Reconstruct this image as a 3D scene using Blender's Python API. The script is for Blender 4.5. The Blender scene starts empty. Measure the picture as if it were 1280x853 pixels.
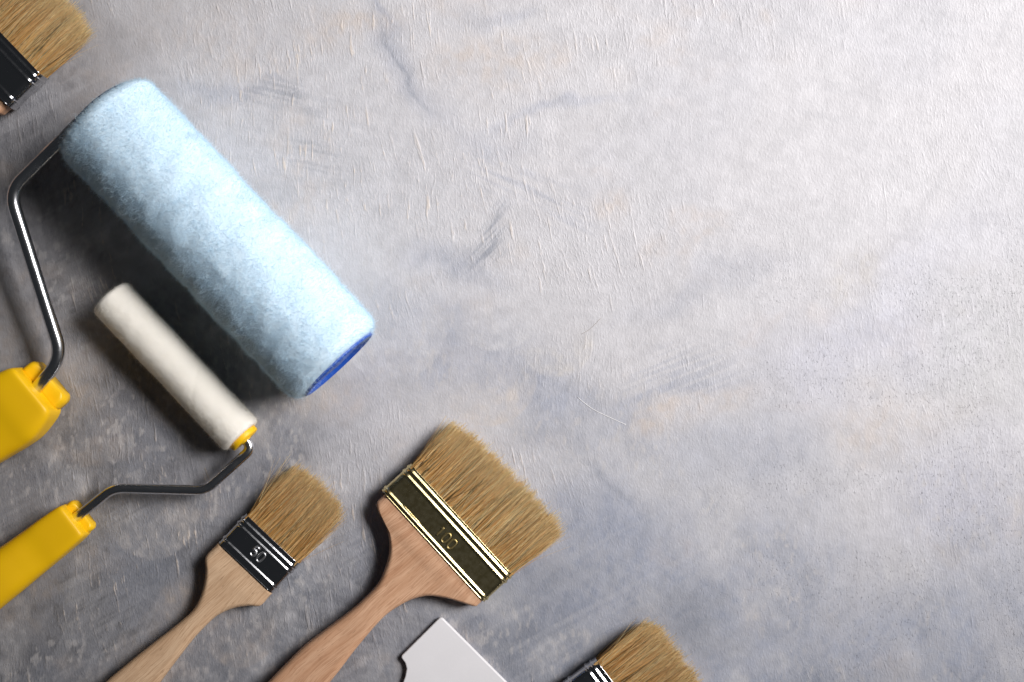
import bpy, math
import numpy as np
from mathutils import Vector, Matrix

# ------------------------------------------------------------------ camera, world, light
SC = bpy.context.scene
COL = SC.collection
SPX = 1880.0            # photograph pixels per metre on the table top
H = 0.90                # camera height above the table top
cam = bpy.data.cameras.new('camera')
camo = bpy.data.objects.new('camera', cam)
COL.objects.link(camo)
camo.location = (0, 0, H)
cam.sensor_width = 36.0
cam.lens = 36.0 * H / (1280.0 / SPX)
cam.clip_start = 0.01
cam.clip_end = 50
SC.camera = camo

w = bpy.data.worlds.new('World'); SC.world = w; w.use_nodes = True
w.node_tree.nodes['Background'].inputs[0].default_value = (0.80, 0.88, 1.0, 1)
w.node_tree.nodes['Background'].inputs[1].default_value = 0.024

def area(name, loc, aim, sx, sy, power, color, spread=180):
    l = bpy.data.lights.new(name, 'AREA'); l.shape = 'RECTANGLE'; l.size = sx; l.size_y = sy
    l.energy = power; l.color = color; l.spread = math.radians(spread)
    o = bpy.data.objects.new(name, l); COL.objects.link(o)
    o.location = loc
    o.rotation_euler = (Vector(aim) - Vector(loc)).to_track_quat('-Z', 'Y').to_euler()
    return o
area('softbox', (1.20, 0.56, 1.02), (0.25, 0.23, 0), 1.00, 0.95, 6.5, (1.0, 0.98, 0.985), 42)

SC.view_settings.view_transform = 'Standard'
SC.view_settings.look = 'None'
SC.view_settings.exposure = 0.0
SC.view_settings.gamma = 1.0
SC.render.engine = 'CYCLES'
SC.cycles.max_bounces = 16
SC.cycles.diffuse_bounces = 12
SC.cycles.transmission_bounces = 12

RNG = np.random.default_rng(7)

# ------------------------------------------------------------------ helpers
def P(px, py, z=0.0):
    """pixel direction -> world point on the plane at height z"""
    k = (H - z) / H
    return np.array([(px - 640.0) / SPX * k, -(py - 426.5) / SPX * k, z])

def sstep(a, b, x):
    t = np.clip((x - a) / (b - a), 0, 1)
    return t * t * (3 - 2 * t)

def _hash(ix, iy, seed):
    h = (ix.astype(np.int64) * 374761393 + iy.astype(np.int64) * 668265263 + seed * 1442695041) & 0xFFFFFFFF
    h = ((h ^ (h >> 13)) * 1274126177) & 0xFFFFFFFF
    h = h ^ (h >> 16)
    return (h & 0xFFFFFF) / float(0xFFFFFF)

def vnoise(x, y, seed=0):
    ix = np.floor(x); iy = np.floor(y)
    fx = x - ix; fy = y - iy
    fx = fx * fx * (3 - 2 * fx); fy = fy * fy * (3 - 2 * fy)
    a = _hash(ix, iy, seed); b = _hash(ix + 1, iy, seed)
    c = _hash(ix, iy + 1, seed); d = _hash(ix + 1, iy + 1, seed)
    return (a * (1 - fx) + b * fx) * (1 - fy) + (c * (1 - fx) + d * fx) * fy

def fbm(x, y, seed=0, oct=4):
    s = 0; a = 0.5; t = 0
    for i in range(oct):
        s = s + a * vnoise(x * 2 ** i + 17.3 * i, y * 2 ** i - 9.1 * i, seed + i * 31); t += a; a *= 0.5
    return s / t

def np_mesh(name, V, F, smooth=True):
    me = bpy.data.meshes.new(name)
    V = np.asarray(V, dtype=np.float32); F = np.asarray(F, dtype=np.int32)
    n, k = F.shape
    me.vertices.add(len(V)); me.vertices.foreach_set('co', V.ravel())
    me.loops.add(n * k); me.loops.foreach_set('vertex_index', F.ravel())
    me.polygons.add(n)
    me.polygons.foreach_set('loop_start', np.arange(0, n * k, k, dtype=np.int32))
    me.polygons.foreach_set('use_smooth', np.full(n, smooth, dtype=bool))
    me.update(calc_edges=True)
    return me

def set_color(me, name, C):
    C = np.asarray(C, dtype=np.float32)
    if C.shape[1] == 3:
        C = np.concatenate([C, np.ones((len(C), 1), np.float32)], 1)
    at = me.color_attributes.new(name, 'FLOAT_COLOR', 'POINT')
    at.data.foreach_set('color', C.ravel())

class Thing:
    def __init__(self, name, label, cat, loc, ang=0.0, group=None):
        o = bpy.data.objects.new(name, None); COL.objects.link(o)
        o.empty_display_size = 0.02
        o.location = loc; o.rotation_euler = (0, 0, ang)
        o['label'] = label; o['category'] = cat
        if group: o['group'] = group
        self.o = o; self.loc = np.array(loc, float); self.a = ang
    def local(self, V):
        V = np.asarray(V, float) - self.loc
        c, s = math.cos(self.a), math.sin(self.a)
        return np.stack([V[:, 0] * c + V[:, 1] * s, -V[:, 0] * s + V[:, 1] * c, V[:, 2]], 1)

def part(name, me, mat, parent, label=None, kind=None):
    o = bpy.data.objects.new(name, me); COL.objects.link(o)
    me.materials.append(mat)
    o.parent = parent.o if isinstance(parent, Thing) else parent
    if label: o['label'] = label
    if kind: o['kind'] = kind
    return o

def loft(name, rings, cap=True, closed_path=False, smooth=True):
    """rings: (n, m, 3) closed cross-sections along a path"""
    R = np.asarray(rings, float); n, m, _ = R.shape
    V = R.reshape(-1, 3).tolist(); F = []
    for i in range(n - (0 if closed_path else 1)):
        j = (i + 1) % n
        for k in range(m):
            l = (k + 1) % m
            F.append((i * m + k, i * m + l, j * m + l, j * m + k))
    if cap and not closed_path:
        c0 = len(V); V.append(R[0].mean(0).tolist()); V.append(R[-1].mean(0).tolist())
        for k in range(m):
            l = (k + 1) % m
            F.append((c0, l, k)); F.append((c0 + 1, (n - 1) * m + k, (n - 1) * m + l))
    me = bpy.data.meshes.new(name)
    me.from_pydata(V, [], F)
    me.polygons.foreach_set('use_smooth', [smooth] * len(F))
    me.update()
    return me

def rrect(a, b, r, n=7):
    """rounded rectangle, half sizes a (y) and b (z), corner radius r -> (m,2)"""
    r = min(r, a * 0.98, b * 0.98); pts = []
    for cx, cy, a0 in ((a - r, b - r, 0), (-a + r, b - r, 90), (-a + r, -b + r, 180), (a - r, -b + r, 270)):
        for t in np.linspace(0, 90, n):
            th = math.radians(a0 + t)
            pts.append((cx + r * math.cos(th), cy + r * math.sin(th)))
    return np.array(pts)

def superell(a, b, n, m=48):
    t = np.linspace(0, 2 * np.pi, m, endpoint=False) + 0.0001
    c, s = np.cos(t), np.sin(t)
    return np.stack([a * np.sign(c) * np.abs(c) ** (2 / n), b * np.sign(s) * np.abs(s) ** (2 / n)], 1)

def catmull(pts, sub=12):
    p = np.asarray(pts, float)
    p = np.vstack([2 * p[0] - p[1], p, 2 * p[-1] - p[-2]])
    out = []
    for i in range(1, len(p) - 2):
        for t in np.linspace(0, 1, sub, endpoint=False):
            a, b, c, d = p[i - 1], p[i], p[i + 1], p[i + 2]
            out.append(0.5 * (2 * b + (c - a) * t + (2 * a - 5 * b + 4 * c - d) * t * t + (3 * b - a - 3 * c + d) * t ** 3))
    out.append(p[-2])
    return np.array(out)

def fillet(pts, rad, n=9):
    """polyline with rounded corners"""
    p = [np.asarray(q, float) for q in pts]; out = [p[0]]
    for i in range(1, len(p) - 1):
        a = p[i - 1] - p[i]; b = p[i + 1] - p[i]
        la, lb = np.linalg.norm(a), np.linalg.norm(b); a /= la; b /= lb
        d = min(rad[i - 1] / math.tan(math.acos(np.clip(a @ b, -1, 1)) / 2 + 1e-6), 0.48 * la, 0.48 * lb)
        q0, q1 = p[i] + a * d, p[i] + b * d
        for t in np.linspace(0, 1, n):
            out.append((1 - t) ** 2 * q0 + 2 * t * (1 - t) * (p[i] + 0.12 * ((q0 + q1) / 2 - p[i]) * 0) + t * t * q1)
    out.append(p[-1])
    return np.array(out)

def tube(name, path, r, m=16, closed=False, cap=True):
    p = np.asarray(path, float); n = len(p)
    if closed:
        T = np.roll(p, -1, 0) - np.roll(p, 1, 0)
    else:
        T = np.gradient(p, axis=0)
    T /= np.linalg.norm(T, axis=1)[:, None] + 1e-12
    up = np.array([0, 0, 1.0]) if abs(T[0][2]) < 0.9 else np.array([1.0, 0, 0])
    N = np.cross(up, T[0]); N /= np.linalg.norm(N)
    th = np.linspace(0, 2 * np.pi, m, endpoint=False); rings = []
    rr = np.broadcast_to(r, (n,))
    for i in range(n):
        N = N - (N @ T[i]) * T[i]; N /= np.linalg.norm(N)
        B = np.cross(T[i], N)
        rings.append(p[i] + rr[i] * (np.cos(th)[:, None] * N + np.sin(th)[:, None] * B))
    return loft(name, rings, cap=cap, closed_path=closed)

# ------------------------------------------------------------------ node helpers and materials
def new_mat(name):
    m = bpy.data.materials.new(name); m.use_nodes = True
    nt = m.node_tree
    return m, nt, nt.nodes['Principled BSDF']

def N(nt, typ, **kw):
    n = nt.nodes.new(typ)
    for k, v in kw.items():
        if k in n.inputs.keys() if isinstance(k, str) else False:
            n.inputs[k].default_value = v
        else:
            setattr(n, k, v)
    return n

def noise(nt, vec, scale, detail=3, rough=0.55, dist=0.0):
    n = nt.nodes.new('ShaderNodeTexNoise')
    n.inputs['Scale'].default_value = scale; n.inputs['Detail'].default_value = detail
    n.inputs['Roughness'].default_value = rough; n.inputs['Distortion'].default_value = dist
    nt.links.new(vec, n.inputs['Vector'])
    return n.outputs['Fac']

def mapping(nt, src, scale=(1, 1, 1), rot=(0, 0, 0), loc=(0, 0, 0)):
    m = nt.nodes.new('ShaderNodeMapping')
    m.inputs['Scale'].default_value = scale; m.inputs['Rotation'].default_value = rot; m.inputs['Location'].default_value = loc
    nt.links.new(src, m.inputs['Vector'])
    return m.outputs['Vector']

def objco(nt):
    return nt.nodes.new('ShaderNodeTexCoord').outputs['Object']

def mth(nt, op, a, b=None, clamp=False):
    n = nt.nodes.new('ShaderNodeMath'); n.operation = op; n.use_clamp = clamp
    for i, v in enumerate((a, b)):
        if v is None: continue
        if isinstance(v, (int, float)): n.inputs[i].default_value = v
        else: nt.links.new(v, n.inputs[i])
    return n.outputs[0]

def remap(nt, v, a, b, c=0.0, d=1.0, smooth=True):
    n = nt.nodes.new('ShaderNodeMapRange'); n.clamp = True
    if smooth: n.interpolation_type = 'SMOOTHSTEP'
    nt.links.new(v, n.inputs[0])
    n.inputs[1].default_value = a; n.inputs[2].default_value = b; n.inputs[3].default_value = c; n.inputs[4].default_value = d
    return n.outputs[0]

def mix(nt, f, a, b, blend='MIX'):
    n = nt.nodes.new('ShaderNodeMix'); n.data_type = 'RGBA'; n.blend_type = blend
    for idx, v in ((0, f), (6, a), (7, b)):
        if isinstance(v, (int, float)): n.inputs[idx].default_value = v
        elif isinstance(v, tuple): n.inputs[idx].default_value = v if len(v) == 4 else v + (1,)
        else: nt.links.new(v, n.inputs[idx])
    return n.outputs[2]

def bump(nt, bsdf, h, dist, strength=1.0):
    b = nt.nodes.new('ShaderNodeBump'); b.inputs['Strength'].default_value = strength; b.inputs['Distance'].default_value = dist
    nt.links.new(h, b.inputs['Height']); nt.links.new(b.outputs[0], bsdf.inputs['Normal'])

def attr(nt, name):
    a = nt.nodes.new('ShaderNodeAttribute'); a.attribute_name = name
    return a

# table paint -------------------------------------------------------------
def mat_table():
    m, nt, b = new_mat('painted_board')
    co = objco(nt)
    paint = attr(nt, 'paint'); rel = attr(nt, 'relief')
    sp = nt.nodes.new('ShaderNodeSeparateColor'); nt.links.new(rel.outputs['Color'], sp.inputs[0])
    rmask, pmask, warm = sp.outputs[0], sp.outputs[1], sp.outputs[2]
    # wavy grain direction
    warpn = nt.nodes.new('ShaderNodeTexNoise'); warpn.inputs['Scale'].default_value = 7; warpn.inputs['Detail'].default_value = 1
    nt.links.new(co, warpn.inputs['Vector'])
    sc = nt.nodes.new('ShaderNodeVectorMath'); sc.operation = 'MULTIPLY_ADD'
    sc.inputs[1].default_value = (0.035, 0.0, 0); nt.links.new(warpn.outputs['Color'], sc.inputs[0]); nt.links.new(co, sc.inputs[2])
    wco = sc.outputs[0]
    r1 = noise(nt, mapping(nt, mapping(nt, wco, rot=(0, 0, math.radians(-9))), scale=(330, 46, 1)), 1, 2, 0.5)
    r1 = remap(nt, r1, 0.56, 0.78)
    r2 = noise(nt, mapping(nt, mapping(nt, wco, rot=(0, 0, math.radians(-4))), scale=(520, 85, 1), loc=(3, 5, 0)), 1, 2, 0.5)
    r2 = remap(nt, r2, 0.55, 0.80)
    r3 = noise(nt, mapping(nt, mapping(nt, wco, rot=(0, 0, math.radians(-12))), scale=(240, 16, 1), loc=(13, 1, 0)), 1, 3, 0.6)
    r3 = remap(nt, r3, 0.58, 0.80)
    ridge = mth(nt, 'ADD', mth(nt, 'ADD', r1, mth(nt, 'MULTIPLY', r2, 0.5)), mth(nt, 'MULTIPLY', r3, 0.75))
    ridge = mth(nt, 'MULTIPLY', ridge, rmask)
    peel = noise(nt, mapping(nt, co, scale=(620, 420, 1)), 1, 3, 0.6)
    pits = noise(nt, mapping(nt, co, scale=(640, 330, 1), loc=(4, 9, 0)), 1, 4, 0.7)
    pits = mth(nt, 'MULTIPLY', remap(nt, pits, 0.45, 0.22), pmask)
    sl = noise(nt, mapping(nt, co, scale=(60, 40, 1)), 1, 3, 0.5)
    gran = noise(nt, mapping(nt, mapping(nt, wco, rot=(0, 0, math.radians(-8))), scale=(760, 260, 1), loc=(1, 7, 0)), 1, 2, 0.6)
    gran = remap(nt, gran, 0.45, 0.75)
    h = mth(nt, 'ADD', mth(nt, 'MULTIPLY', ridge, 0.56), mth(nt, 'MULTIPLY', peel, 0.50))
    h = mth(nt, 'ADD', h, mth(nt, 'MULTIPLY', gran, mth(nt, 'ADD', 0.12, mth(nt, 'MULTIPLY', rmask, 0.16))))
    h = mth(nt, 'SUBTRACT', h, mth(nt, 'MULTIPLY', pits, 0.8))
    h = mth(nt, 'ADD', h, mth(nt, 'MULTIPLY', sl, 0.8))
    bump(nt, b, h, 0.00046, 1.0)
    # colour: paint rubbed back so that ridges show a warm undercoat, pits a dark one
    fine = noise(nt, mapping(nt, co, scale=(900, 500, 1)), 1, 2, 0.6)
    c = mix(nt, remap(nt, fine, 0.3, 0.7, 0.0, 0.14), paint.outputs['Color'], (0.40, 0.39, 0.40))
    wn = mth(nt, 'MULTIPLY', mth(nt, 'MULTIPLY', remap(nt, mth(nt, 'ADD', mth(nt, 'MULTIPLY', ridge, 0.6), mth(nt, 'MULTIPLY', peel, 0.8)), 0.48, 1.0), warm), 0.80)
    c = mix(nt, wn, c, (0.66, 0.57, 0.49))
    c = mix(nt, mth(nt, 'MULTIPLY', remap(nt, pits, 0.35, 1.0), 0.30), c, (0.20, 0.19, 0.18))
    nt.links.new(c, b.inputs['Base Color'])
    b.inputs['Roughness'].default_value = 0.52
    b.inputs['Specular IOR Level'].default_value = 0.35
    return m

def mat_plain(name, col, rough=0.4, metal=0.0, spec=0.5, nscale=None, nd=0.0001, var=None, stretch=(1, 1, 1)):
    m, nt, b = new_mat(name)
    co = objco(nt)
    b.inputs['Roughness'].default_value = rough; b.inputs['Metallic'].default_value = metal
    b.inputs['Specular IOR Level'].default_value = spec
    if var:
        f = noise(nt, mapping(nt, co, scale=stretch), var[0], 4, 0.6)
        nt.links.new(mix(nt, remap(nt, f, 0.3, 0.7), col, var[1]), b.inputs['Base Color'])
        if len(var) > 2:
            nt.links.new(remap(nt, f, 0.3, 0.75, rough, var[2]), b.inputs['Roughness'])
    else:
        b.inputs['Base Color'].default_value = col + (1,)
    if nscale:
        bump(nt, b, noise(nt, mapping(nt, co, scale=stretch), nscale, 3, 0.6), nd)
    return m

def mat_wood(name, c1, c2, c3):
    m, nt, b = new_mat(name)
    co = objco(nt)
    warp = nt.nodes.new('ShaderNodeTexNoise'); warp.inputs['Scale'].default_value = 18; warp.inputs['Detail'].default_value = 2
    nt.links.new(co, warp.inputs['Vector'])
    va = nt.nodes.new('ShaderNodeVectorMath'); va.operation = 'MULTIPLY_ADD'; va.inputs[1].default_value = (0.0, 0.012, 0.006)
    nt.links.new(warp.outputs['Color'], va.inputs[0]); nt.links.new(co, va.inputs[2])
    broad = noise(nt, mapping(nt, va.outputs[0], scale=(9, 150, 60)), 1, 3, 0.55)
    fibre = noise(nt, mapping(nt, va.outputs[0], scale=(60, 1500, 700)), 1, 3, 0.6)
    flecks = noise(nt, mapping(nt, va.outputs[0], scale=(190, 1300, 700), loc=(2, 3, 4)), 1, 1, 0.5)
    c = mix(nt, remap(nt, broad, 0.3, 0.7), c1, c2)
    c = mix(nt, mth(nt, 'MULTIPLY', remap(nt, fibre, 0.40, 0.70), 0.70), c, c3)
    c = mix(nt, mth(nt, 'MULTIPLY', remap(nt, flecks, 0.62, 0.80), 0.5), c, tuple(v * 0.55 for v in c3))
    blot = noise(nt, mapping(nt, co, scale=(35, 35, 35)), 1, 3, 0.5)
    c = mix(nt, remap(nt, blot, 0.45, 0.75, 0.0, 0.22), c, tuple(v * 0.7 for v in c2))
    nt.links.new(c, b.inputs['Base Color'])
    b.inputs['Roughness'].default_value = 0.5; b.inputs['Specular IOR Level'].default_value = 0.35
    bump(nt, b, mth(nt, 'SUBTRACT', fibre, flecks), 0.00012, 0.8)
    return m

def mat_fibre(name, trans=0.45, rough=0.9, spec=0.15, sheen=0.0, const=None):
    m, nt, b = new_mat(name)
    if const: b.inputs['Base Color'].default_value = const + (1,)
    else: nt.links.new(attr(nt, 'tint').outputs['Color'], b.inputs['Base Color'])
    b.inputs['Roughness'].default_value = rough; b.inputs['Specular IOR Level'].default_value = spec
    b.inputs['Sheen Weight'].default_value = sheen
    if trans > 0:
        out = nt.nodes['Material Output']
        t = nt.nodes.new('ShaderNodeBsdfTranslucent'); mx = nt.nodes.new('ShaderNodeMixShader'); mx.inputs[0].default_value = trans
        if const: t.inputs[0].default_value = const + (1,)
        else: nt.links.new(attr(nt, 'tint').outputs['Color'], t.inputs[0])
        nt.links.new(b.outputs[0], mx.inputs[1]); nt.links.new(t.outputs[0], mx.inputs[2]); nt.links.new(mx.outputs[0], out.inputs['Surface'])
    return m

M_TABLE = mat_table()
M_CHROME = mat_plain('chrome_wire', (0.82, 0.82, 0.83), 0.20, 1.0, 0.5, var=(160, (0.74, 0.74, 0.75), 0.27))
M_FERRULE = mat_plain('nickel_ferrule', (0.60, 0.60, 0.61), 0.15, 1.0, 0.5, nscale=90, nd=0.00002, var=(220, (0.52, 0.52, 0.53), 0.21))
M_GOLD = mat_plain('brass_ferrule', (0.82, 0.70, 0.40), 0.27, 1.0, 0.5, nscale=110, nd=0.00005, var=(260, (0.60, 0.49, 0.23), 0.26))
M_STAMP = mat_plain('nickel_stamping', (0.70, 0.70, 0.71), 0.36, 1.0, 0.5, nscale=300, nd=0.00003)
M_GSTAMP = mat_plain('brass_stamping', (0.42, 0.335, 0.155), 0.46, 1.0, 0.5, nscale=300, nd=0.00003)
M_YELLOW = mat_plain('yellow_plastic', (0.95, 0.56, 0.004), 0.40, 0.0, 0.45, nscale=900, nd=0.00003, var=(30, (0.93, 0.535, 0.004), 0.48))
M_BLUECAP = mat_plain('blue_plastic', (0.008, 0.075, 0.42), 0.5, 0.0, 0.5, nscale=500, nd=0.00004)
M_WHITE = mat_plain('white_plastic', (0.86, 0.84, 0.85), 0.48, 0.0, 0.4, nscale=700, nd=0.00004, var=(60, (0.83, 0.81, 0.82), 0.55))
M_BEECH = mat_wood('beech_handle', (0.80, 0.56, 0.36), (0.68, 0.45, 0.275), (0.46, 0.27, 0.15))
M_ALDER = mat_wood('alder_handle', (0.76, 0.47, 0.295), (0.62, 0.345, 0.20), (0.44, 0.215, 0.115))
M_BRISTLE = mat_fibre('hog_bristle', trans=0.40, rough=0.40, spec=0.6)
M_NAP = mat_fibre('fleece_fibre', trans=0.55, rough=0.95, spec=0.05, sheen=0.2)

# ------------------------------------------------------------------ the table top
def build_table():
    def axis(a, step, far):
        core = np.arange(-a, a + 1e-9, step)
        ext = a + np.cumsum(step * 1.35 ** np.arange(1, 40)); ext = ext[ext < far]; ext = np.append(ext, far)
        return np.concatenate([-ext[::-1], core, ext])
    xs = axis(0.365, 0.00108, 0.75); ys = axis(0.25, 0.00108, 0.55)
    X, Y = np.meshgrid(xs, ys)
    px = X.ravel() * SPX + 640; py = -Y.ravel() * SPX + 426.5
    n0 = fbm(px / 260, py / 260, 3); n1 = fbm(px / 90, py / 90, 11); n2 = fbm(px / 30, py / 30, 23, 5); n3 = fbm(px / 9, py / 9, 41, 3)
    wx = px + (n1 - 0.5) * 70 + (n2 - 0.5) * 26; wy = py + (fbm(px / 90 + 40, py / 90, 12) - 0.5) * 70 + (fbm(px / 30, py / 30 + 70, 24) - 0.5) * 26
    def blob(cx, cy, rx, ry, ang=0, soft=0.9, warp=True):
        a = math.radians(ang); x = (wx if warp else px) - cx; y = (wy if warp else py) - cy
        u = (x * math.cos(a) + y * math.sin(a)) / rx; v = (-x * math.sin(a) + y * math.cos(a)) / ry
        return 1 - sstep(1 - soft, 1 + soft * 0.4, np.sqrt(u * u + v * v))
    def streak(ang, along, across, seed):
        a = math.radians(ang)
        u = px * math.cos(a) + py * math.sin(a); v = -px * math.sin(a) + py * math.cos(a)
        return fbm(u / along, v / across, seed, 3)
    grit = sstep(0.34, 0.66, fbm(px / 7, py / 10, 47, 3))
    C = np.tile(np.array([0.70, 0.68, 0.685]), (len(px), 1))
    def put(mask, col):
        nonlocal C
        gs = 0.9 if col[0] > col[2] and col[0] > 0.4 else 0.28
        mask = np.clip(mask * (1 - 0.5 * gs + gs * grit), 0, 1)[:, None]
        C = C * (1 - mask) + np.array(col) * mask
    BLUE = (0.375, 0.405, 0.49); SLATE = (0.28, 0.30, 0.35); PEACH = (0.69, 0.585, 0.50); LAV = (0.62, 0.62, 0.72); OFF = (0.70, 0.685, 0.69); TAUPE = (0.38, 0.36, 0.35)
    # broad blue-grey wash towards the lower side, patchy
    low = sstep(470, 770, py + (n0 - 0.5) * 330 + (n1 - 0.5) * 130 - 0.30 * np.maximum(px - 760, 0))
    put(low * (0.88 + 0.4 * (n2 - 0.5)), BLUE)
    left = sstep(520, 120, px + (n0 - 0.5) * 160 - 0.45 * (py - 420) + (n1 - 0.5) * 90)
    put(left * 0.60 * sstep(0.25, 0.6, n1), TAUPE)
    wash = sstep(-60, 620, (500 - px) + 0.62 * (py - 300) + (n0 - 0.5) * 520 + (n1 - 0.5) * 260 + (n2 - 0.5) * 90)   # grey mixed into the colour, patchy, stronger towards the left and lower left
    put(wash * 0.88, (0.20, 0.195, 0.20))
    put(sstep(0.46, 0.72, n1) * 0.42 * sstep(430, 640, py - 0.15 * np.maximum(px - 700, 0)), SLATE)
    put(sstep(0.52, 0.68, n0) * 0.10, BLUE)
    for an, sd, cc, kk in ((-28, 201, OFF, 0.15), (35, 202, OFF, 0.13), (-62, 203, (0.56, 0.555, 0.57), 0.2), (12, 204, (0.56, 0.555, 0.57), 0.18), (78, 205, OFF, 0.15)):
        put(sstep(0.48, 0.66, streak(an, 130, 5.5, sd)) * sstep(0.46, 0.62, fbm(px / 130 + sd, py / 130, sd + 7)) * kk, cc)
    put(sstep(0.56, 0.72, fbm(px / 120, py / 70, 91)) * 0.22 * sstep(0.3, 0.6, n2), PEACH)
    put(sstep(0.55, 0.75, fbm(px / 75, py / 75, 77)) * 0.45, OFF)
    # washes with a place of their own
    put(blob(500, 80, 110, 26, 55) * 0.40, BLUE); put(blob(505, 92, 78, 7, 54, 0.8) * 0.55 * sstep(0.35, 0.6, streak(54, 60, 4, 5)), SLATE)
    put(blob(470, 15, 40, 8, 50) * 0.5, BLUE)
    put(blob(630, 78, 95, 38, -4) * 0.40 * sstep(0.2, 0.6, n2), PEACH); put(blob(430, 40, 80, 26, -10) * 0.40, PEACH); put(blob(250, 40, 90, 40) * 0.22, PEACH)
    put(blob(700, 138, 90, 13, -8) * 0.40, BLUE); put(blob(620, 175, 60, 22, 10) * 0.28, BLUE); put(blob(620, 15, 60, 18, -20) * 0.30, BLUE)
    put(blob(340, 125, 75, 26, 12) * sstep(0.40, 0.62, streak(14, 60, 3.2, 61)) * 0.42, SLATE)
    put(blob(380, 215, 55, 34, 10) * sstep(0.42, 0.64, streak(10, 60, 3.2, 62)) * 0.30, SLATE)
    put(blob(270, 105, 70, 20, 8) * 0.30, BLUE)
    put(blob(600, 310, 55, 18, -48) * (0.30 + 0.7 * sstep(0.4, 0.65, streak(-46, 40, 3, 63))) * 0.65, SLATE)
    put(blob(555, 335, 70, 30, 15) * 0.42, BLUE)
    put(blob(650, 240, 110, 40, 24) * sstep(0.48, 0.66, streak(24, 70, 3, 64)) * 0.35, BLUE)
    put(blob(820, 510, 130, 16, -24) * 0.32, BLUE); put(blob(850, 480, 90, 40, -24) * sstep(0.45, 0.65, streak(-22, 80, 3.4, 65)) * 0.30, BLUE)
    put(blob(890, 500, 70, 22, -26) * 0.28, PEACH); put(blob(830, 530, 30, 18) * 0.45, PEACH)
    put(blob(760, 250, 40, 14) * 0.35, PEACH)
    put(blob(920, 560, 110, 50, -10) * 0.35, BLUE); put(blob(880, 360, 130, 26, -18) * 0.25, BLUE)
    put(blob(1080, 430, 170, 70, -15) * 0.40, LAV); put(blob(1150, 330, 120, 60, -20) * 0.22, LAV); put(blob(1060, 340, 60, 30, -40) * 0.35, (0.66, 0.61, 0.55))
    put(blob(1230, 430, 80, 110) * 0.30, (0.60, 0.60, 0.58)); put(blob(1120, 520, 110, 34, -6) * 0.20, PEACH)
    put(blob(1186, 690, 26, 20, 30) * 0.30, (0.50, 0.44, 0.38)); put(blob(1200, 620, 120, 90) * 0.35, LAV)
    put(blob(1000, 790, 200, 60) * 0.15, BLUE); put(blob(850, 770, 80, 70) * 0.6, SLATE); put(blob(1120, 835, 100, 22) * 0.15, SLATE)
    put(blob(170, 720, 60, 70, 30) * 0.55, SLATE); put(blob(40, 640, 70, 50) * 0.3, TAUPE); put(blob(230, 760, 60, 24, -30) * 0.35, PEACH)
    put(blob(740, 640, 120, 50, 15) * 0.4, BLUE); put(blob(760, 600, 60, 8, 40) * 0.35, SLATE); put(blob(650, 720, 90, 40) * 0.35, SLATE)
    put(blob(400, 500, 60, 26, -20) * 0.45, PEACH); put(blob(590, 530, 60, 24) * 0.25 * sstep(0.3, 0.6, n2), PEACH)
    # overlapping round-ended brush dabs: crisp lower rim, fading upwards
    put(blob(590, 440, 140, 55, 15) * 0.48, BLUE); put(blob(690, 500, 90, 40, 8) * 0.55, BLUE)
    def dab(cx, cy, r, col, k):
        d = np.sqrt((px - cx) ** 2 + (py - cy) ** 2) + (n2 - 0.5) * 7
        rim = sstep(r + 2.0, r - 2.0, d) * sstep(-r * 0.5, r * 0.6, (py - cy) + 0.25 * (px - cx)) * sstep(0, r * 0.85, d + r * 0.35)
        put(rim * k * (0.5 + 1.0 * n3) * (0.45 + 0.55 * sstep(0.3, 0.6, n2)), col)
    dab(490, 410, 67, OFF, 0.5); dab(620, 380, 60, OFF, 0.5); dab(697, 425, 46, (0.72, 0.68, 0.64), 0.65); dab(610, 475, 58, (0.72, 0.655, 0.60), 0.55)
    dab(230, 430, 52, TAUPE, 0.3); dab(300, 790, 45, PEACH, 0.3); dab(190, 640, 60, (0.62, 0.58, 0.55), 0.35)
    # fine uneven coverage
    g = (0.90 + 0.20 * n3) * (0.92 + 0.16 * n2)
    C *= g[:, None]
    # light rubbed flecks across the lower half
    fl = sstep(0.57, 0.70, fbm(px / 5, py / 11, 55, 3)) * sstep(0.42, 0.62, n1)
    put(fl * 0.36 * sstep(260, 520, py + 0.25 * (640 - px)), (0.70, 0.66, 0.63))
    C = np.clip(C * np.array([0.77, 0.772, 0.785]), 0.03, 0.85)
    rmask = np.clip(0.08 + 0.95 * sstep(0.40, 0.68, fbm(px / 150 + 5, py / 150, 66)), 0, 1) * (1 - 0.55 * sstep(850, 1050, px))
    rmask = np.clip(rmask + 0.5 * blob(380, 230, 190, 110) + 0.4 * blob(600, 40, 200, 50) + 0.3 * blob(200, 640, 220, 160), 0, 1)
    pm = sstep(760, 1040, px + (n0 - 0.5) * 260) * sstep(0.38, 0.6, fbm(px / 80, py / 60, 88)) * sstep(110, 420, py)
    pm = np.clip(pm + 0.8 * blob(1050, 740, 110, 80) + 0.6 * blob(1220, 440, 70, 90), 0, 1)
    warm = np.clip(0.15 + 0.85 * sstep(0.40, 0.62, fbm(px / 110, py / 110, 99)), 0, 1) * sstep(980, 420, px)
    nx, ny = len(xs), len(ys)
    V = np.stack([X.ravel(), Y.ravel(), np.zeros(nx * ny)], 1)
    i = np.arange(nx * ny).reshape(ny, nx)
    F = np.stack([i[:-1, :-1].ravel(), i[:-1, 1:].ravel(), i[1:, 1:].ravel(), i[1:, :-1].ravel()], 1)
    # board thickness: a skirt round the far edge and an underside
    rim = np.concatenate([i[0, :], i[1:, -1], i[-1, -2::-1], i[-2:0:-1, 0]])
    base = len(V); low_v = V[rim].copy(); low_v[:, 2] = -0.018
    V = np.concatenate([V, low_v])
    k = np.arange(len(rim)); k2 = (k + 1) % len(rim)
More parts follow.
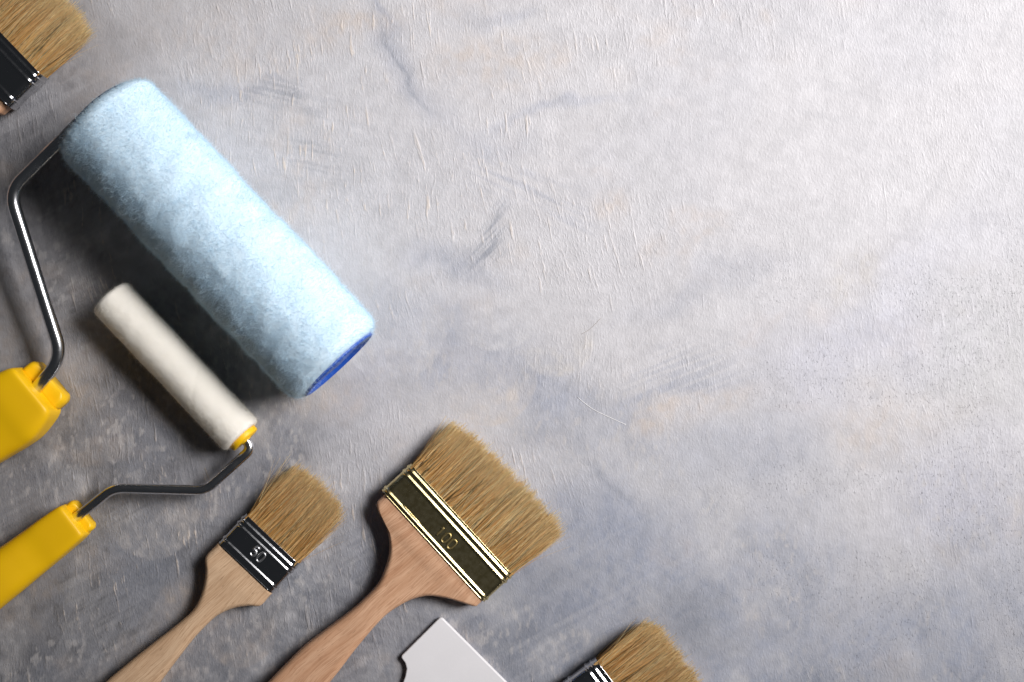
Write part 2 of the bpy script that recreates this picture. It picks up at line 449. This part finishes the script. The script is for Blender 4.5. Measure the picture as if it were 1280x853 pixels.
    F = np.concatenate([F, np.stack([rim[k2], rim[k], base + k, base + k2], 1)])
    me = np_mesh('tabletop', V, F, smooth=False)
    ext = lambda A: np.concatenate([A, A[rim]])
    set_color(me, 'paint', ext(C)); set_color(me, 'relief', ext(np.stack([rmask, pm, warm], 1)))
    me.materials.append(M_TABLE)
    o = bpy.data.objects.new('tabletop', me); COL.objects.link(o)
    o['kind'] = 'structure'; o['label'] = 'brushed board painted in patchy white and blue grey under the tools'
build_table()

# ------------------------------------------------------------------ flat brushes
def bristle_mesh(L0, L1, w_, z0, z1, count, splay, seed, tint, bow=0.0, skew=0.0, ragged=1.35):
    """bundle of single bristles; x from L0 (inside the ferrule) to L1 (tips)"""
    g = np.random.default_rng(seed); n = count
    y = g.uniform(-1, 1, n); zf = g.uniform(-1, 1, n)
    zc, zh = (z0 + z1) / 2, (z1 - z0) / 2; hw = w_ / 2
    K = 5; t = np.linspace(0, 1, K)
    cl0 = vnoise(y * hw * 420 + 80, zf * zh * 200, seed + 14) - 0.5
    length = (L1 - L0) * (1 - 0.05 * np.abs(zf) ** 2 - 0.07 * np.abs(y) ** 6 + g.normal(0, 0.036 * ragged, n) - np.abs(g.normal(0, 0.075 * ragged, n)) + 0.06 * cl0 * ragged)
    length *= 1 + skew * y
    cl = (vnoise(y * hw * 480 + 50, zf * zh * 300 + 9, seed) - 0.5)          # tufts lean together
    cl2 = (vnoise(y * hw * 1300 + 50, zf * zh * 700 + 9, seed + 3) - 0.5)
    lean = splay * y * hw + cl * 0.0052 + cl2 * 0.0036 + g.normal(0, 0.0011, n)
    wild = g.random(n) < 0.09; lean = lean + wild * g.normal(0, 0.0048, n)
    curve = g.normal(0, 0.0006, n) + cl * 0.0016
    zl = g.normal(0, 0.0006, n) + (vnoise(y * hw * 700 + 5, zf * 2 + 2, seed + 5) - 0.5) * 0.0022 + wild * np.abs(g.normal(0, 0.0012, n))
    x = L0 + length[:, None] * t
    yy = (y * hw)[:, None] + lean[:, None] * t ** 1.25 + curve[:, None] * np.sin(np.pi * t)
    bulge = 1 + bow * np.sin(np.pi * t * 0.9)
    zz = zc + (zf * zh)[:, None] * (bulge * (1 - 0.30 * t ** 3)) + zl[:, None] * t
    zz = np.maximum(zz, 0.0003)
    rad = g.uniform(0.00014, 0.00024, n)[:, None] * (1 - 0.62 * t)
    ph = g.uniform(0, 6.28, n)
    V = np.empty((n, K, 3, 3))
    for j in range(3):
        a = ph + j * 2.0944
        V[:, :, j, 0] = x; V[:, :, j, 1] = yy + rad * np.cos(a)[:, None]; V[:, :, j, 2] = zz + rad * np.sin(a)[:, None]
    idx = np.arange(n * K * 3).reshape(n, K, 3); F = []
    for j in range(3):
        l = (j + 1) % 3
        F.append(np.stack([idx[:, :-1, j], idx[:, :-1, l], idx[:, 1:, l], idx[:, 1:, j]], -1).reshape(-1, 4))
    me = np_mesh('bristles', V.reshape(-1, 3), np.concatenate(F))
    dark, mid, pale = [np.array(c) for c in tint]
    s = np.clip(g.normal(0.50, 0.34, n) + cl2 * 0.6 + cl * 0.4, 0, 1)
    c0 = np.where(s[:, None] < 0.5, dark + (mid - dark) * (s * 2)[:, None], mid + (pale - mid) * (s * 2 - 1)[:, None])
    brown = g.random(n) < 0.11; c0[brown] *= 0.24
    tipc = pale * g.uniform(0.85, 1.1, n)[:, None]
    tt = (t ** 2.2)[None, :, None]
    col = c0[:, None, :] * (1 - 0.65 * tt) + tipc[:, None, :] * 0.65 * tt
    col = np.repeat(col[:, :, None, :], 3, 2).reshape(-1, 3)
    set_color(me, 'tint', np.clip(col, 0.01, 0.99))
    return me

TINT_A = ((0.72, 0.37, 0.10), (0.99, 0.68, 0.26), (0.99, 0.84, 0.50))
TINT_B = ((0.74, 0.40, 0.12), (0.99, 0.70, 0.28), (0.99, 0.86, 0.53))

def digit(ch, h):
    wd = h * 0.52
    if ch == '0':
        t = np.linspace(0, 2 * np.pi, 28, endpoint=False)
        return superell(wd / 2, h / 2, 2.8, 28), True, wd
    if ch == '1':
        return catmull([(-wd * 0.28, h * 0.28), (0.0, h * 0.5), (0.0, 0), (0.0, -h * 0.5)], 5), False, wd
    if ch == '5':
        return np.vstack([[(wd * .48, h * .5), (0, h * .5)], catmull([(-wd * .42, h * .5), (-wd * .46, h * .06), (0, h * .14), (wd * .46, -h * .08), (wd * .40, -h * .38), (0, -h * .5), (-wd * .46, -h * .40)], 6)]), False, wd

def build_brush(label, px_back, u, wid, thick, flen, beads, mats, blen, count, splay, seed, tint, handle, number=None,
                crimp=False, tlabel=None, bow=0.1, skew=0.0, htk=0.013):
    """px_back: pixel of the middle of the ferrule's rear top edge; u: pixel direction towards the bristle tips"""
    base = P(px_back[0], px_back[1], thick); ang = math.atan2(-u[1], u[0])
    T = Thing('paint_brush', label, 'paint brush', (base[0], base[1], 0), ang, 'flat paint brushes')
    m_fer, m_wood = mats
    # ferrule
    a, b = wid / 2, thick / 2 - 0.0009
    us = np.unique(np.concatenate([np.linspace(0, flen, 70)] + [np.linspace(c - 0.0022, c + 0.0022, 23) for c, _ in beads]))
    us = us[(us >= 0) & (us <= flen)]
    rings = []
    for x in us:
        off = sum(hh * math.exp(-((x - c) / 0.00095) ** 2) for c, hh in beads)
        off += 0.00035 * (math.exp(-(x / 0.0004) ** 2) + math.exp(-((flen - x) / 0.0004) ** 2))
        r = rrect(a - 0.0008 + off, b + off, 0.0052 + off, 9)
        rings.append(np.stack([np.full(len(r), x), r[:, 0], r[:, 1] + thick / 2], 1))
    # thin wall: turn back inside at both ends
    def inner(x, sh): 
        r = rrect(a - 0.0008 - sh, b - sh, 0.0048, 9); return np.stack([np.full(len(r), x), r[:, 0], r[:, 1] + thick / 2], 1)
    rings = [inner(0.003, 0.0006), inner(0.0, 0.0005)] + rings + [inner(flen, 0.0005), inner(flen - 0.004, 0.0006)]
    fer = part('ferrule', loft('ferrule', rings, cap=False), m_fer, T)
    top = thick - 0.0009
    if number:
        h = number[1]; adv = h * 0.80; n = len(number[0])
        for i, ch in enumerate(number[0]):
            pts, closed, wd = digit(ch, h)
            cx = (i - (n - 1) / 2) * adv
            path = np.stack([number[2] + pts[:, 1], number[3] - (pts[:, 0] + cx), np.full(len(pts), top - 0.00005)], 1)
            if closed: me = tube('embossed_digit', path, 0.00075, 10, closed=True)
            else: me = tube('embossed_digit', path, 0.00075, 10)
            part('embossed_digit', me, M_STAMP if m_fer is M_FERRULE else M_GSTAMP, fer)
    if crimp:
        path = np.stack([np.full(12, 0.0040), np.linspace(0.034, 0.0165, 12), np.full(12, top)], 1)
        part('crimped_seam', tube('crimped_seam', path, np.array([.0001, .0005] + [.0006] * 8 + [.0005, .0001]), 10), m_fer, fer)
    # bristles
    part('bristles', bristle_mesh(flen - 0.005, flen + blen, wid - 0.0045, 0.0022, thick - 0.0018, count, splay, seed, tint, bow, skew),
         M_BRISTLE, T, kind='stuff')
    # handle: left (+y) and right (-y) outline in metres along -x
    Lc, Rc = catmull(handle[0], 14), catmull(handle[1], 14)
    xs = np.unique(np.concatenate([np.linspace(0.004, min(Lc[-1, 0], Rc[-1, 0]), 90), np.linspace(-0.002, -0.03, 40)]))[::-1]
    o1, o2 = np.argsort(Lc[:, 0]), np.argsort(Rc[:, 0])
    yl = np.interp(xs, Lc[o1, 0], Lc[o1, 1]); yr = np.interp(xs, Rc[o2, 0], Rc[o2, 1])
    rings = []; xe = xs[-1]
    for x, l, r in zip(xs, yl, yr):
        hw = (l - r) / 2; cy = (l + r) / 2
        hb = (thick / 2 - 0.0013) if x > -0.001 else htk / 2 * (0.92 + 0.12 * sstep(-0.03, -0.12, x))
        if x > -0.004: hb = (thick / 2 - 0.0013) + (htk / 2 * 0.92 - (thick / 2 - 0.0013)) * sstep(0.0, -0.004, x)
        if x > -0.0005: hw = min(hw, a - 0.0022)
        e = (x - xe) / 0.012
        if e < 1: 
            s = math.sqrt(max(1 - (1 - e) ** 2, 0.02)); hw *= s; hb *= 0.5 + 0.5 * s
        q = rrect(hw, hb, 0.0042, 8)
        rings.append(np.stack([np.full(len(q), x), cy + q[:, 0], thick / 2 + q[:, 1]], 1))
    part('handle', loft('handle', rings), m_wood, T)
    return T

mm = 1e-3
def edge(pts, sgn=1):
    return [(x / 1.91 * mm, y / 1.91 * mm * sgn) for x, y in pts]

# small brush marked 50
build_brush('small paint brush with shiny steel ferrule stamped 50 and pale wooden handle', (305.5, 710.9), (0.687, -0.727),
    0.0500, 0.0150, 0.0262, [(0.0046, 0.0008), (0.0182, 0.0008), (0.0222, 0.0008)], (M_FERRULE, M_BEECH), 0.0465, 5000, -0.05, 11, TINT_A,
    (edge([(10, 46.5), (-10, 46.5), (-21, 46.5), (-28, 44), (-37, 34.5), (-52, 23.5), (-70, 15), (-88, 11.5), (-115, 14), (-154, 20), (-190, 25), (-226, 29), (-260, 29), (-295, 23)]),
     edge([(10, 46.5), (-10, 46.5), (-19, 47), (-25, 45), (-33, 36), (-46, 25.5), (-60, 18.5), (-76, 14.5), (-110, 13.8), (-150, 17.5), (-176, 20.5), (-226, 27), (-260, 28), (-295, 22)], -1)),
    number=('50', 0.0068, 0.0125, 0.0), bow=0.12)

# wide brush marked 100
build_brush('wide paint brush with brass ferrule stamped 100 and reddish wooden handle', (541, 684), (0.737, -0.675),
    0.1010, 0.0165, 0.0258, [(0.0026, 0.0008), (0.0190, 0.0008), (0.0230, 0.0008)], (M_GOLD, M_ALDER), 0.0440, 9800, 0.03, 23, TINT_B,
    (edge([(10, 88), (-8, 88.5), (-16, 87.5), (-21, 80), (-26, 63), (-31, 50), (-48, 30), (-80, 13), (-112, 9.5), (-140, 10.5), (-180, 14.5), (-210, 16.5), (-263, 14), (-310, 10), (-345, 2)]),
     edge([(10, 92), (-6, 92.5), (-13, 91), (-21, 78), (-32, 60), (-47, 42.4), (-62, 33), (-77, 28), (-106, 24), (-154, 29), (-207, 38), (-263, 43), (-310, 42), (-345, 34)], -1)),
    number=('100', 0.0070, 0.0102, -0.0015), crimp=True, bow=0.08, skew=-0.04, htk=0.0145)

# brush cut by the top left corner
build_brush('thick paint brush with black glossy ferrule in the top left corner', (50.7 - 0.5 * 150 * 0.69 - 0.72 * 58, 93 - 0.5 * 150 * 0.72 + 0.69 * 58), (0.72, -0.69),
    0.0800, 0.0200, 0.0300, [(0.0052, 0.0008), (0.0215, 0.0008), (0.0262, 0.0008)], (M_FERRULE, M_ALDER), 0.0450, 8000, 0.02, 37, TINT_B,
    (edge([(10, 70), (-8, 70.5), (-17, 68), (-25, 50), (-45, 28), (-80, 14), (-120, 13), (-180, 20), (-240, 24), (-300, 20)]),
     edge([(10, 70), (-8, 70.5), (-17, 68), (-25, 50), (-45, 28), (-80, 14), (-120, 13), (-180, 20), (-240, 24), (-300, 20)], -1)), bow=0.10, htk=0.015)

# brush cut by the bottom edge
build_brush('paint brush with steel ferrule cut off by the bottom edge, right of the white scraper', (746 + 0.6 * 56 - 0.8 * 52, 826 + 0.8 * 56 + 0.6 * 52), (0.80, -0.60),
    0.0600, 0.0170, 0.0270, [(0.0046, 0.0008), (0.0186, 0.0008), (0.0228, 0.0008)], (M_FERRULE, M_BEECH), 0.0455, 5800, 0.02, 53, TINT_A,
    (edge([(10, 52), (-10, 52.5), (-20, 50), (-30, 40), (-50, 25), (-80, 14), (-120, 13), (-180, 20), (-240, 26), (-300, 22)]),
     edge([(10, 52), (-10, 52.5), (-20, 50), (-30, 40), (-50, 25), (-80, 14), (-120, 13), (-180, 20), (-240, 26), (-300, 22)], -1)), bow=0.10)

# ------------------------------------------------------------------ roller sleeves
def revolve_profile(R, Lh, rin, rc, n_end=14):
    """profile (x, r) of a nap sleeve: flat inner end, rounded shoulder, long side"""
    p = [(-Lh + 0.002, rin)]
    for t in np.linspace(0, 1, 7)[1:]:
        p.append((-Lh + 0.0012 * (1 - t), rin + (R - rc - rin) * t))
    for t in np.linspace(0, 90, n_end)[1:]:
        a = math.radians(t); p.append((-Lh + rc - rc * math.cos(a), R - rc + rc * math.sin(a)))
    side = np.linspace(-Lh + rc, Lh - rc, 90)[1:-1]
    q = [(-x, r) for x, r in p[::-1]]
    return np.array(p + [(x, R) for x in side] + q)

def nap_sleeve(T, R, Lh, rin, rc, col, fib, flen, frad, lump, seed, core_mat, label=None, shade=0.12, zc=None, tilt=0.9, seam=None):
    g = np.random.default_rng(seed); zc = zc or R
    Rb = R - flen * 0.45
    prof = revolve_profile(Rb, Lh - flen * 0.3, rin, rc)
    m = 120; th = np.linspace(0, 2 * np.pi, m, endpoint=False)
    seg = np.concatenate([[0], np.cumsum(np.linalg.norm(np.diff(prof, axis=0), axis=1))])
    def lumps(x, a, r):
        s = fbm(x * 95 + 40, np.sin(a) * r * 95 + 9, seed, 2) + fbm(x * 95 + 4, np.cos(a) * r * 95 + 30, seed + 2, 2) - 1.0
        return lump * s
    def surf(s, a):
        x = np.interp(s, seg, prof[:, 0]); r = np.interp(s, seg, prof[:, 1])
        r2 = r + lumps(x, a, Rb) * np.clip((r - rin) / (Rb - rin), 0, 1)
        if seam: r2 = r2 - seam * np.exp(-(((x - 0.05 * a * 0.22 - 0.004) / 0.0005) ** 2))
        return x, r2
    S, A = np.meshgrid(seg, th, indexing='ij'); x, r = surf(S, A)
    V = np.stack([x, r * np.cos(A), zc + r * np.sin(A)], -1)
    i = np.arange(len(seg) * m).reshape(len(seg), m); j = np.roll(i, -1, 1)
    F = np.stack([i[:-1].ravel(), j[:-1].ravel(), j[1:].ravel(), i[1:].ravel()], 1)
    sl = part('sleeve', np_mesh('sleeve', V.reshape(-1, 3), F[:, ::-1]), core_mat, T, label=label)
    # fibres, uniform per area
    rr = np.interp(np.linspace(0, seg[-1], 4000), seg, prof[:, 1]); cdf = np.cumsum(rr); cdf /= cdf[-1]
    s = np.interp(g.random(fib), cdf, np.linspace(0, seg[-1], 4000)); a = g.uniform(-0.30 * np.pi, 1.30 * np.pi, fib)
    x, r = surf(s, a); e = 1e-4
    x1, r1 = surf(np.clip(s + e, 0, seg[-1]), a); x0, r0 = surf(np.clip(s - e, 0, seg[-1]), a)
    tx, tr = x1 - x0, r1 - r0; l = np.sqrt(tx * tx + tr * tr) + 1e-12
    nx, nr = -tr / l, tx / l
    nrm = np.stack([nx, nr * np.cos(a), nr * np.sin(a)], 1)
    root = np.stack([x, r * np.cos(a), zc + r * np.sin(a)], 1) - nrm * flen * 0.15
    rnd = g.normal(0, 1, (fib, 3)); comb = np.stack([vnoise(x * 60 + 7, a * 2.2, seed + 9) - .5, (vnoise(x * 60, a * 2.2 + 3, seed + 8) - .5) * -np.sin(a), (vnoise(x * 60, a * 2.2 + 3, seed + 8) - .5) * np.cos(a)], 1)
    d1 = nrm + tilt * 0.55 * rnd + 0.55 * comb; d1 /= np.linalg.norm(d1, axis=1)[:, None]
    d2 = nrm * 0.25 + tilt * g.normal(0, 0.8, (fib, 3)) + 0.55 * comb; d2 /= np.linalg.norm(d2, axis=1)[:, None]
    ln = (flen * g.uniform(0.55, 1.1, fib) * np.where(g.random(fib) < 0.10, 2.1, 1.0))[:, None]
    pts = np.stack([root, root + d1 * ln * 0.5, root + d1 * ln * 0.5 + d2 * ln * 0.5], 1)
    pts[:, :, 2] = np.maximum(pts[:, :, 2], 0.0002)
    side = np.cross(d1, g.normal(0, 1, (fib, 3))); side /= np.linalg.norm(side, axis=1)[:, None] + 1e-9
    wd = frad * np.array([1.0, 0.85, 0.35])[None, :, None]
    V = np.stack([pts - side[:, None] * wd, pts + side[:, None] * wd], 2)          # fib,3,2,3
    idx = np.arange(fib * 6).reshape(fib, 3, 2)
    F = np.stack([idx[:, :-1, 0], idx[:, :-1, 1], idx[:, 1:, 1], idx[:, 1:, 0]], -1).reshape(-1, 4)
    me = np_mesh('nap', V.reshape(-1, 3), F)
    c = np.array(col)[None] * (1 - shade + 2 * shade * g.random(fib))[:, None]
    set_color(me, 'tint', np.clip(np.repeat(c, 6, 0), 0, 1.0))
    part('nap', me, M_NAP, sl, kind='stuff')
    return sl

def disc_plug(name, T, mat, x0, x1, r, zc, parent=None, hole=0.0, bev=0.0012, rim=0.0):
    """cap turned round the roller's axis"""
    prof = [(x0, r), (x1 - bev, r), (x1 - bev * 0.3, r - bev * 0.3), (x1, r - bev)]
    if rim: prof += [(x1, r - rim), (x1 - 0.0022, r - rim - 0.001)]
    prof += [(prof[-1][0], r * 0.35), (prof[-1][0] + 0.001, r * 0.30), (prof[-1][0] + 0.001, max(hole, 0.0004))]
    th = np.linspace(0, 2 * np.pi, 64, endpoint=False)
    rings = [np.stack([np.full(64, x), q * np.cos(th), zc + q * np.sin(th)], 1) for x, q in prof]
    return part(name, loft(name, rings, cap=True), mat, parent or T)

def grip(T, name, F_px, z_top, d, stations, tk, lip, length_label=None):
    """moulded handle: stations (px along, half width px, exponent); d pixel direction away from the wire"""
    F0 = P(F_px[0], F_px[1], z_top); dw = np.array([d[0], -d[1], 0]); dw /= np.linalg.norm(dw)
    sw = np.array([-dw[1], dw[0], 0]); up = np.array([0, 0, 1.0]); pxm = (H - z_top) / H / SPX
    st = np.array(stations, float); al = st[:, 0] * pxm
    xs = np.unique(np.concatenate([[0, 0.0006, 0.0014, 0.0026], np.linspace(0.0026, al[-1], 70), al[-1] - 0.014 * (1 - np.cos(np.linspace(0, 1.5, 10)))]))
    sp = catmull(np.stack([al, st[:, 1] * pxm, st[:, 2], st[:, 3]], 1), 12)
    rings = []
    for x in xs:
        hw = np.interp(x, sp[:, 0], sp[:, 1]); n = np.interp(x, sp[:, 0], sp[:, 2]); tz = np.interp(x, sp[:, 0], sp[:, 3])
        ins = 0.0018 * (1 - math.sqrt(max(0, 1 - (1 - min(x / 0.0026, 1)) ** 2)))
        e = min((al[-1] - x) / 0.014, 1); s = math.sqrt(max(1 - (1 - e) ** 2, 0.01))
        q = superell((hw - ins) * s, (tz / 2 - ins) * s, n, 56)
        c = F0 + dw * x + up * (-z_top + tk / 2 + (tz - tk) / 2)
        rings.append(c + q[:, :1] * sw + q[:, 1:] * up)
    h = part('handle', loft('handle', [T.local(r) for r in rings]), M_YELLOW, T)
    # lower lip below the wire with a hollowed top
    hw = st[0, 1] * pxm * 0.97; rings = []
    for x, k in [(0.004, 1.0)] + [(-lip * f, 1 - 0.20 * f ** 5) for f in (0.2, 0.45, 0.65, 0.8, 0.9, 0.96, 0.99, 1.0)]:
        t = np.linspace(-1, 1, 21); zt = (tk * 0.50 + tk * 0.06 * np.abs(t) ** 2.0) * (0.6 + 0.4 * k)
        edge_ = np.clip((1 - np.abs(t)) / 0.22, 0, 1); zt = zt * (0.60 + 0.40 * np.sqrt(1 - (1 - edge_) ** 2))
        top = np.stack([t * hw * k, zt], 1); bot = np.array([(hw * k * 0.97, 0.0018), (hw * k * 0.88, 0.0006), (-hw * k * 0.88, 0.0006), (-hw * k * 0.97, 0.0018)])
        q = np.vstack([top, bot]); rings.append((F0 * np.array([1, 1, 0])) + dw * x + q[:, :1] * sw + q[:, 1:] * up)
    part('lower_lip', loft('lower_lip', [T.local(r) for r in rings]), M_YELLOW, h)
    # dark slot where the wire enters
    return h

# big light blue roller
RB = 0.0372
A0, A1 = P(128, 143, RB), P(423.5, 456, RB)
mid = (A0 + A1) / 2; dv = A1 - A0; LB = np.linalg.norm(dv) / 2
T = Thing('paint_roller', 'large fluffy light blue paint roller with chrome wire and yellow handle', 'paint roller', (mid[0], mid[1], 0), math.atan2(dv[1], dv[0]), 'paint rollers')
M_BASEBLUE = mat_fibre('blue_fleece_backing', trans=0.0, rough=0.95, spec=0.05, sheen=0.3, const=(0.75, 0.895, 0.99))
sl = nap_sleeve(T, RB, LB, 0.024, 0.0085, (0.74, 0.895, 0.99), 220000, 0.0030, 0.000042, 0.0018, 5, M_BASEBLUE, shade=0.03)
disc_plug('end_cap', T, M_BLUECAP, LB - 0.010, LB + 0.0008, 0.0290, RB, parent=sl, rim=0.003)
disc_plug('end_cap', T, M_BLUECAP, -LB + 0.010, -LB - 0.0002, 0.0270, RB, parent=sl, rim=0.003)
ax = dv / np.linalg.norm(dv)
e0 = A0 - ax * 0.0065
wire = [A0 + ax * 0.015, e0 + np.array([0, 0, 0.0]), P(12, 240, 0.034), P(78, 447, 0.020), P(38, 495, 0.0165), P(38 - 0.77 * 30, 495 + 0.64 * 30, 0.016)]
part('wire_frame', tube('wire_frame', T.local(fillet(wire, [0.009, 0.020, 0.024, 0.03], 16)), 0.0042, 24), M_CHROME, T)
grip(T, 'handle', (38, 487), 0.030, (-0.77, 0.64),
     [(0, 36, 7, .030), (12, 42, 6, .0300), (38, 48, 5, .0298), (60, 47, 4.0, .0285), (86, 43, 3.4, .0278), (130, 37, 3, .0275), (190, 36, 2.7, .029), (260, 38, 2.6, .030), (310, 36, 2.5, .029)], 0.030, 0.0095)

# small cream roller
RC = 0.0153
A0, A1 = P(137, 370, RC), P(303, 546, RC)
mid = (A0 + A1) / 2; dv = A1 - A0; LC = np.linalg.norm(dv) / 2
T = Thing('paint_roller', 'small cream paint roller with dark bent wire and yellow handle', 'paint roller', (mid[0], mid[1], 0), math.atan2(dv[1], dv[0]), 'paint rollers')
M_BASECREAM = mat_fibre('cream_velour_backing', trans=0.0, rough=0.95, spec=0.05, sheen=0.3, const=(0.94, 0.90, 0.82))
sl = nap_sleeve(T, RC, LC, 0.0095, 0.0032, (0.98, 0.935, 0.85), 70000, 0.0018, 0.000026, 0.0006, 9, M_BASECREAM, shade=0.07, seam=0.0004)
disc_plug('end_cap', T, M_YELLOW, LC - 0.006, LC + 0.0034, 0.0105, RC, parent=sl, hole=0.003)
ax = dv / np.linalg.norm(dv)
wire = [A1 - ax * 0.01, A1 + ax * 0.0100, P(257, 613, 0.0150), P(142, 610, 0.0165), P(89.5, 652, 0.0125), P(89.5 - 0.79 * 26, 652 + 0.61 * 26, 0.012)]
part('wire_frame', tube('wire_frame', T.local(fillet(wire, [0.0065, 0.016, 0.019, 0.03], 16)), 0.0033, 24), M_CHROME, T)
grip(T, 'handle', (89.5, 651), 0.022, (-0.79, 0.61),
     [(0, 24, 6.5, .022), (14, 26, 6, .0220), (40, 27.5, 5, .0218), (62, 28.5, 3.6, .0216), (85, 29.5, 2.9, .0228), (120, 31, 2.6, .0248), (180, 32, 2.5, .026), (240, 30, 2.4, .025), (290, 28, 2.4, .024)], 0.022, 0.0048)

# ------------------------------------------------------------------ white plastic scraper
def scraper():
    zt = 0.0042
    c0 = P(551, 771, zt); T = Thing('scraper', 'plain white plastic scraper with a sharp corner at the bottom edge', 'scraper', (c0[0], c0[1], 0), math.radians(-45))
    # local x runs along the working edge (down right), local -y towards the handle (down left)
    W = 0.079; s = 0.0375
    def corner(cx, cy, r, a0, a1, n=6):
        return [(cx + r * math.cos(math.radians(t)), cy + r * math.sin(math.radians(t))) for t in np.linspace(a0, a1, n)]
    o = corner(0.0022, -0.0022, 0.0022, 90, 180)
    o += [(0, -s + 0.002)] + corner(0.002, -s + 0.0015, 0.002, 180, 250, 4)
    o += [(0.0052, -s - 0.0010), (0.0085, -s - 0.0030), (0.0115, -s - 0.0075), (0.0150, -s - 0.0150), (0.0205, -s - 0.024), (0.0245, -s - 0.036), (0.0255, -s - 0.055), (0.0245, -s - 0.085)]
    o += corner(0.0345, -s - 0.095, 0.010, 180, 270, 6)
    o = o + [(W - x, y) for x, y in o[::-1]]
    o = np.array(o)
    # outline grown into a bevelled plate
    d = np.roll(o, -1, 0) - np.roll(o, 1, 0); d /= np.linalg.norm(d, axis=1)[:, None]
    nrm = np.stack([-d[:, 1], d[:, 0]], 1)          # inward for this winding is tested below
    cen = o.mean(0); sgn = np.sign(((cen - o) * nrm).sum(1).mean()); nrm *= sgn
    rings = []
    for ins, z in ((0.0006, 0.0002), (0.0, 0.0008), (0.0, zt - 0.0007), (0.00025, zt - 0.0002), (0.0007, zt)):
        q = o + nrm * ins; rings.append(np.stack([q[:, 0], q[:, 1], np.full(len(q), z)], 1))
    import bmesh
    bm = bmesh.new(); vs = [[bm.verts.new(v) for v in r] for r in rings]; n = len(o)
    for a, b in zip(vs[:-1], vs[1:]):
        for k in range(n): bm.faces.new((a[k], a[(k + 1) % n], b[(k + 1) % n], b[k]))
    bm.faces.new(vs[0][::-1]); bm.faces.new(vs[-1])
    bmesh.ops.recalc_face_normals(bm, faces=bm.faces)
    me = bpy.data.meshes.new('blade'); bm.to_mesh(me); bm.free()
    part('blade', me, M_WHITE, T)
    # raised stiffening boss on the handle, out of the picture
    q = rrect(0.008, 0.030, 0.007, 6)
    rings = [np.stack([W / 2 + q[:, 0] * k, -s - 0.062 + q[:, 1] * k, np.full(len(q), z)], 1) for k, z in ((1, zt - 0.0005), (1, zt + 0.001), (0.93, zt + 0.0016))]
    part('grip_pad', loft('grip_pad', rings), M_WHITE, T)
scraper()

# ------------------------------------------------------------------ loose bristles stuck in the paint
M_HAIR = mat_plain('loose_bristle', (0.30, 0.25, 0.20), 0.5, nscale=400, nd=0.00005)
M_HAIR2 = mat_plain('painted_bristle', (0.82, 0.80, 0.78), 0.5, nscale=400, nd=0.00005)
def hair(label, pts, r, mat):
    p = catmull([P(x, y, 0.00008) for x, y in pts], 8)
    me = tube('loose_bristle', p - p[0] * np.array([1, 1, 0]), r, 6); me.materials.append(mat)
    o = bpy.data.objects.new('loose_bristle', me); COL.objects.link(o); o.location = (p[0][0], p[0][1], 0)
    o['label'] = label; o['category'] = 'bristle'; o['group'] = 'loose bristles on the painted board'
hair('long curved loose bristle lying on the board right of the wide brush', [(722, 497), (740, 511), (760, 521), (782, 531)], 0.00018, M_HAIR2)
hair('thin loose bristle slanting up on the board above the long curved one', [(727, 418), (738, 411), (751, 398)], 0.00010, M_HAIR)
hair('short dark bristle on the board between cream roller wire and small brush', [(256, 585), (260, 596), (264, 604)], 0.00022, M_HAIR)
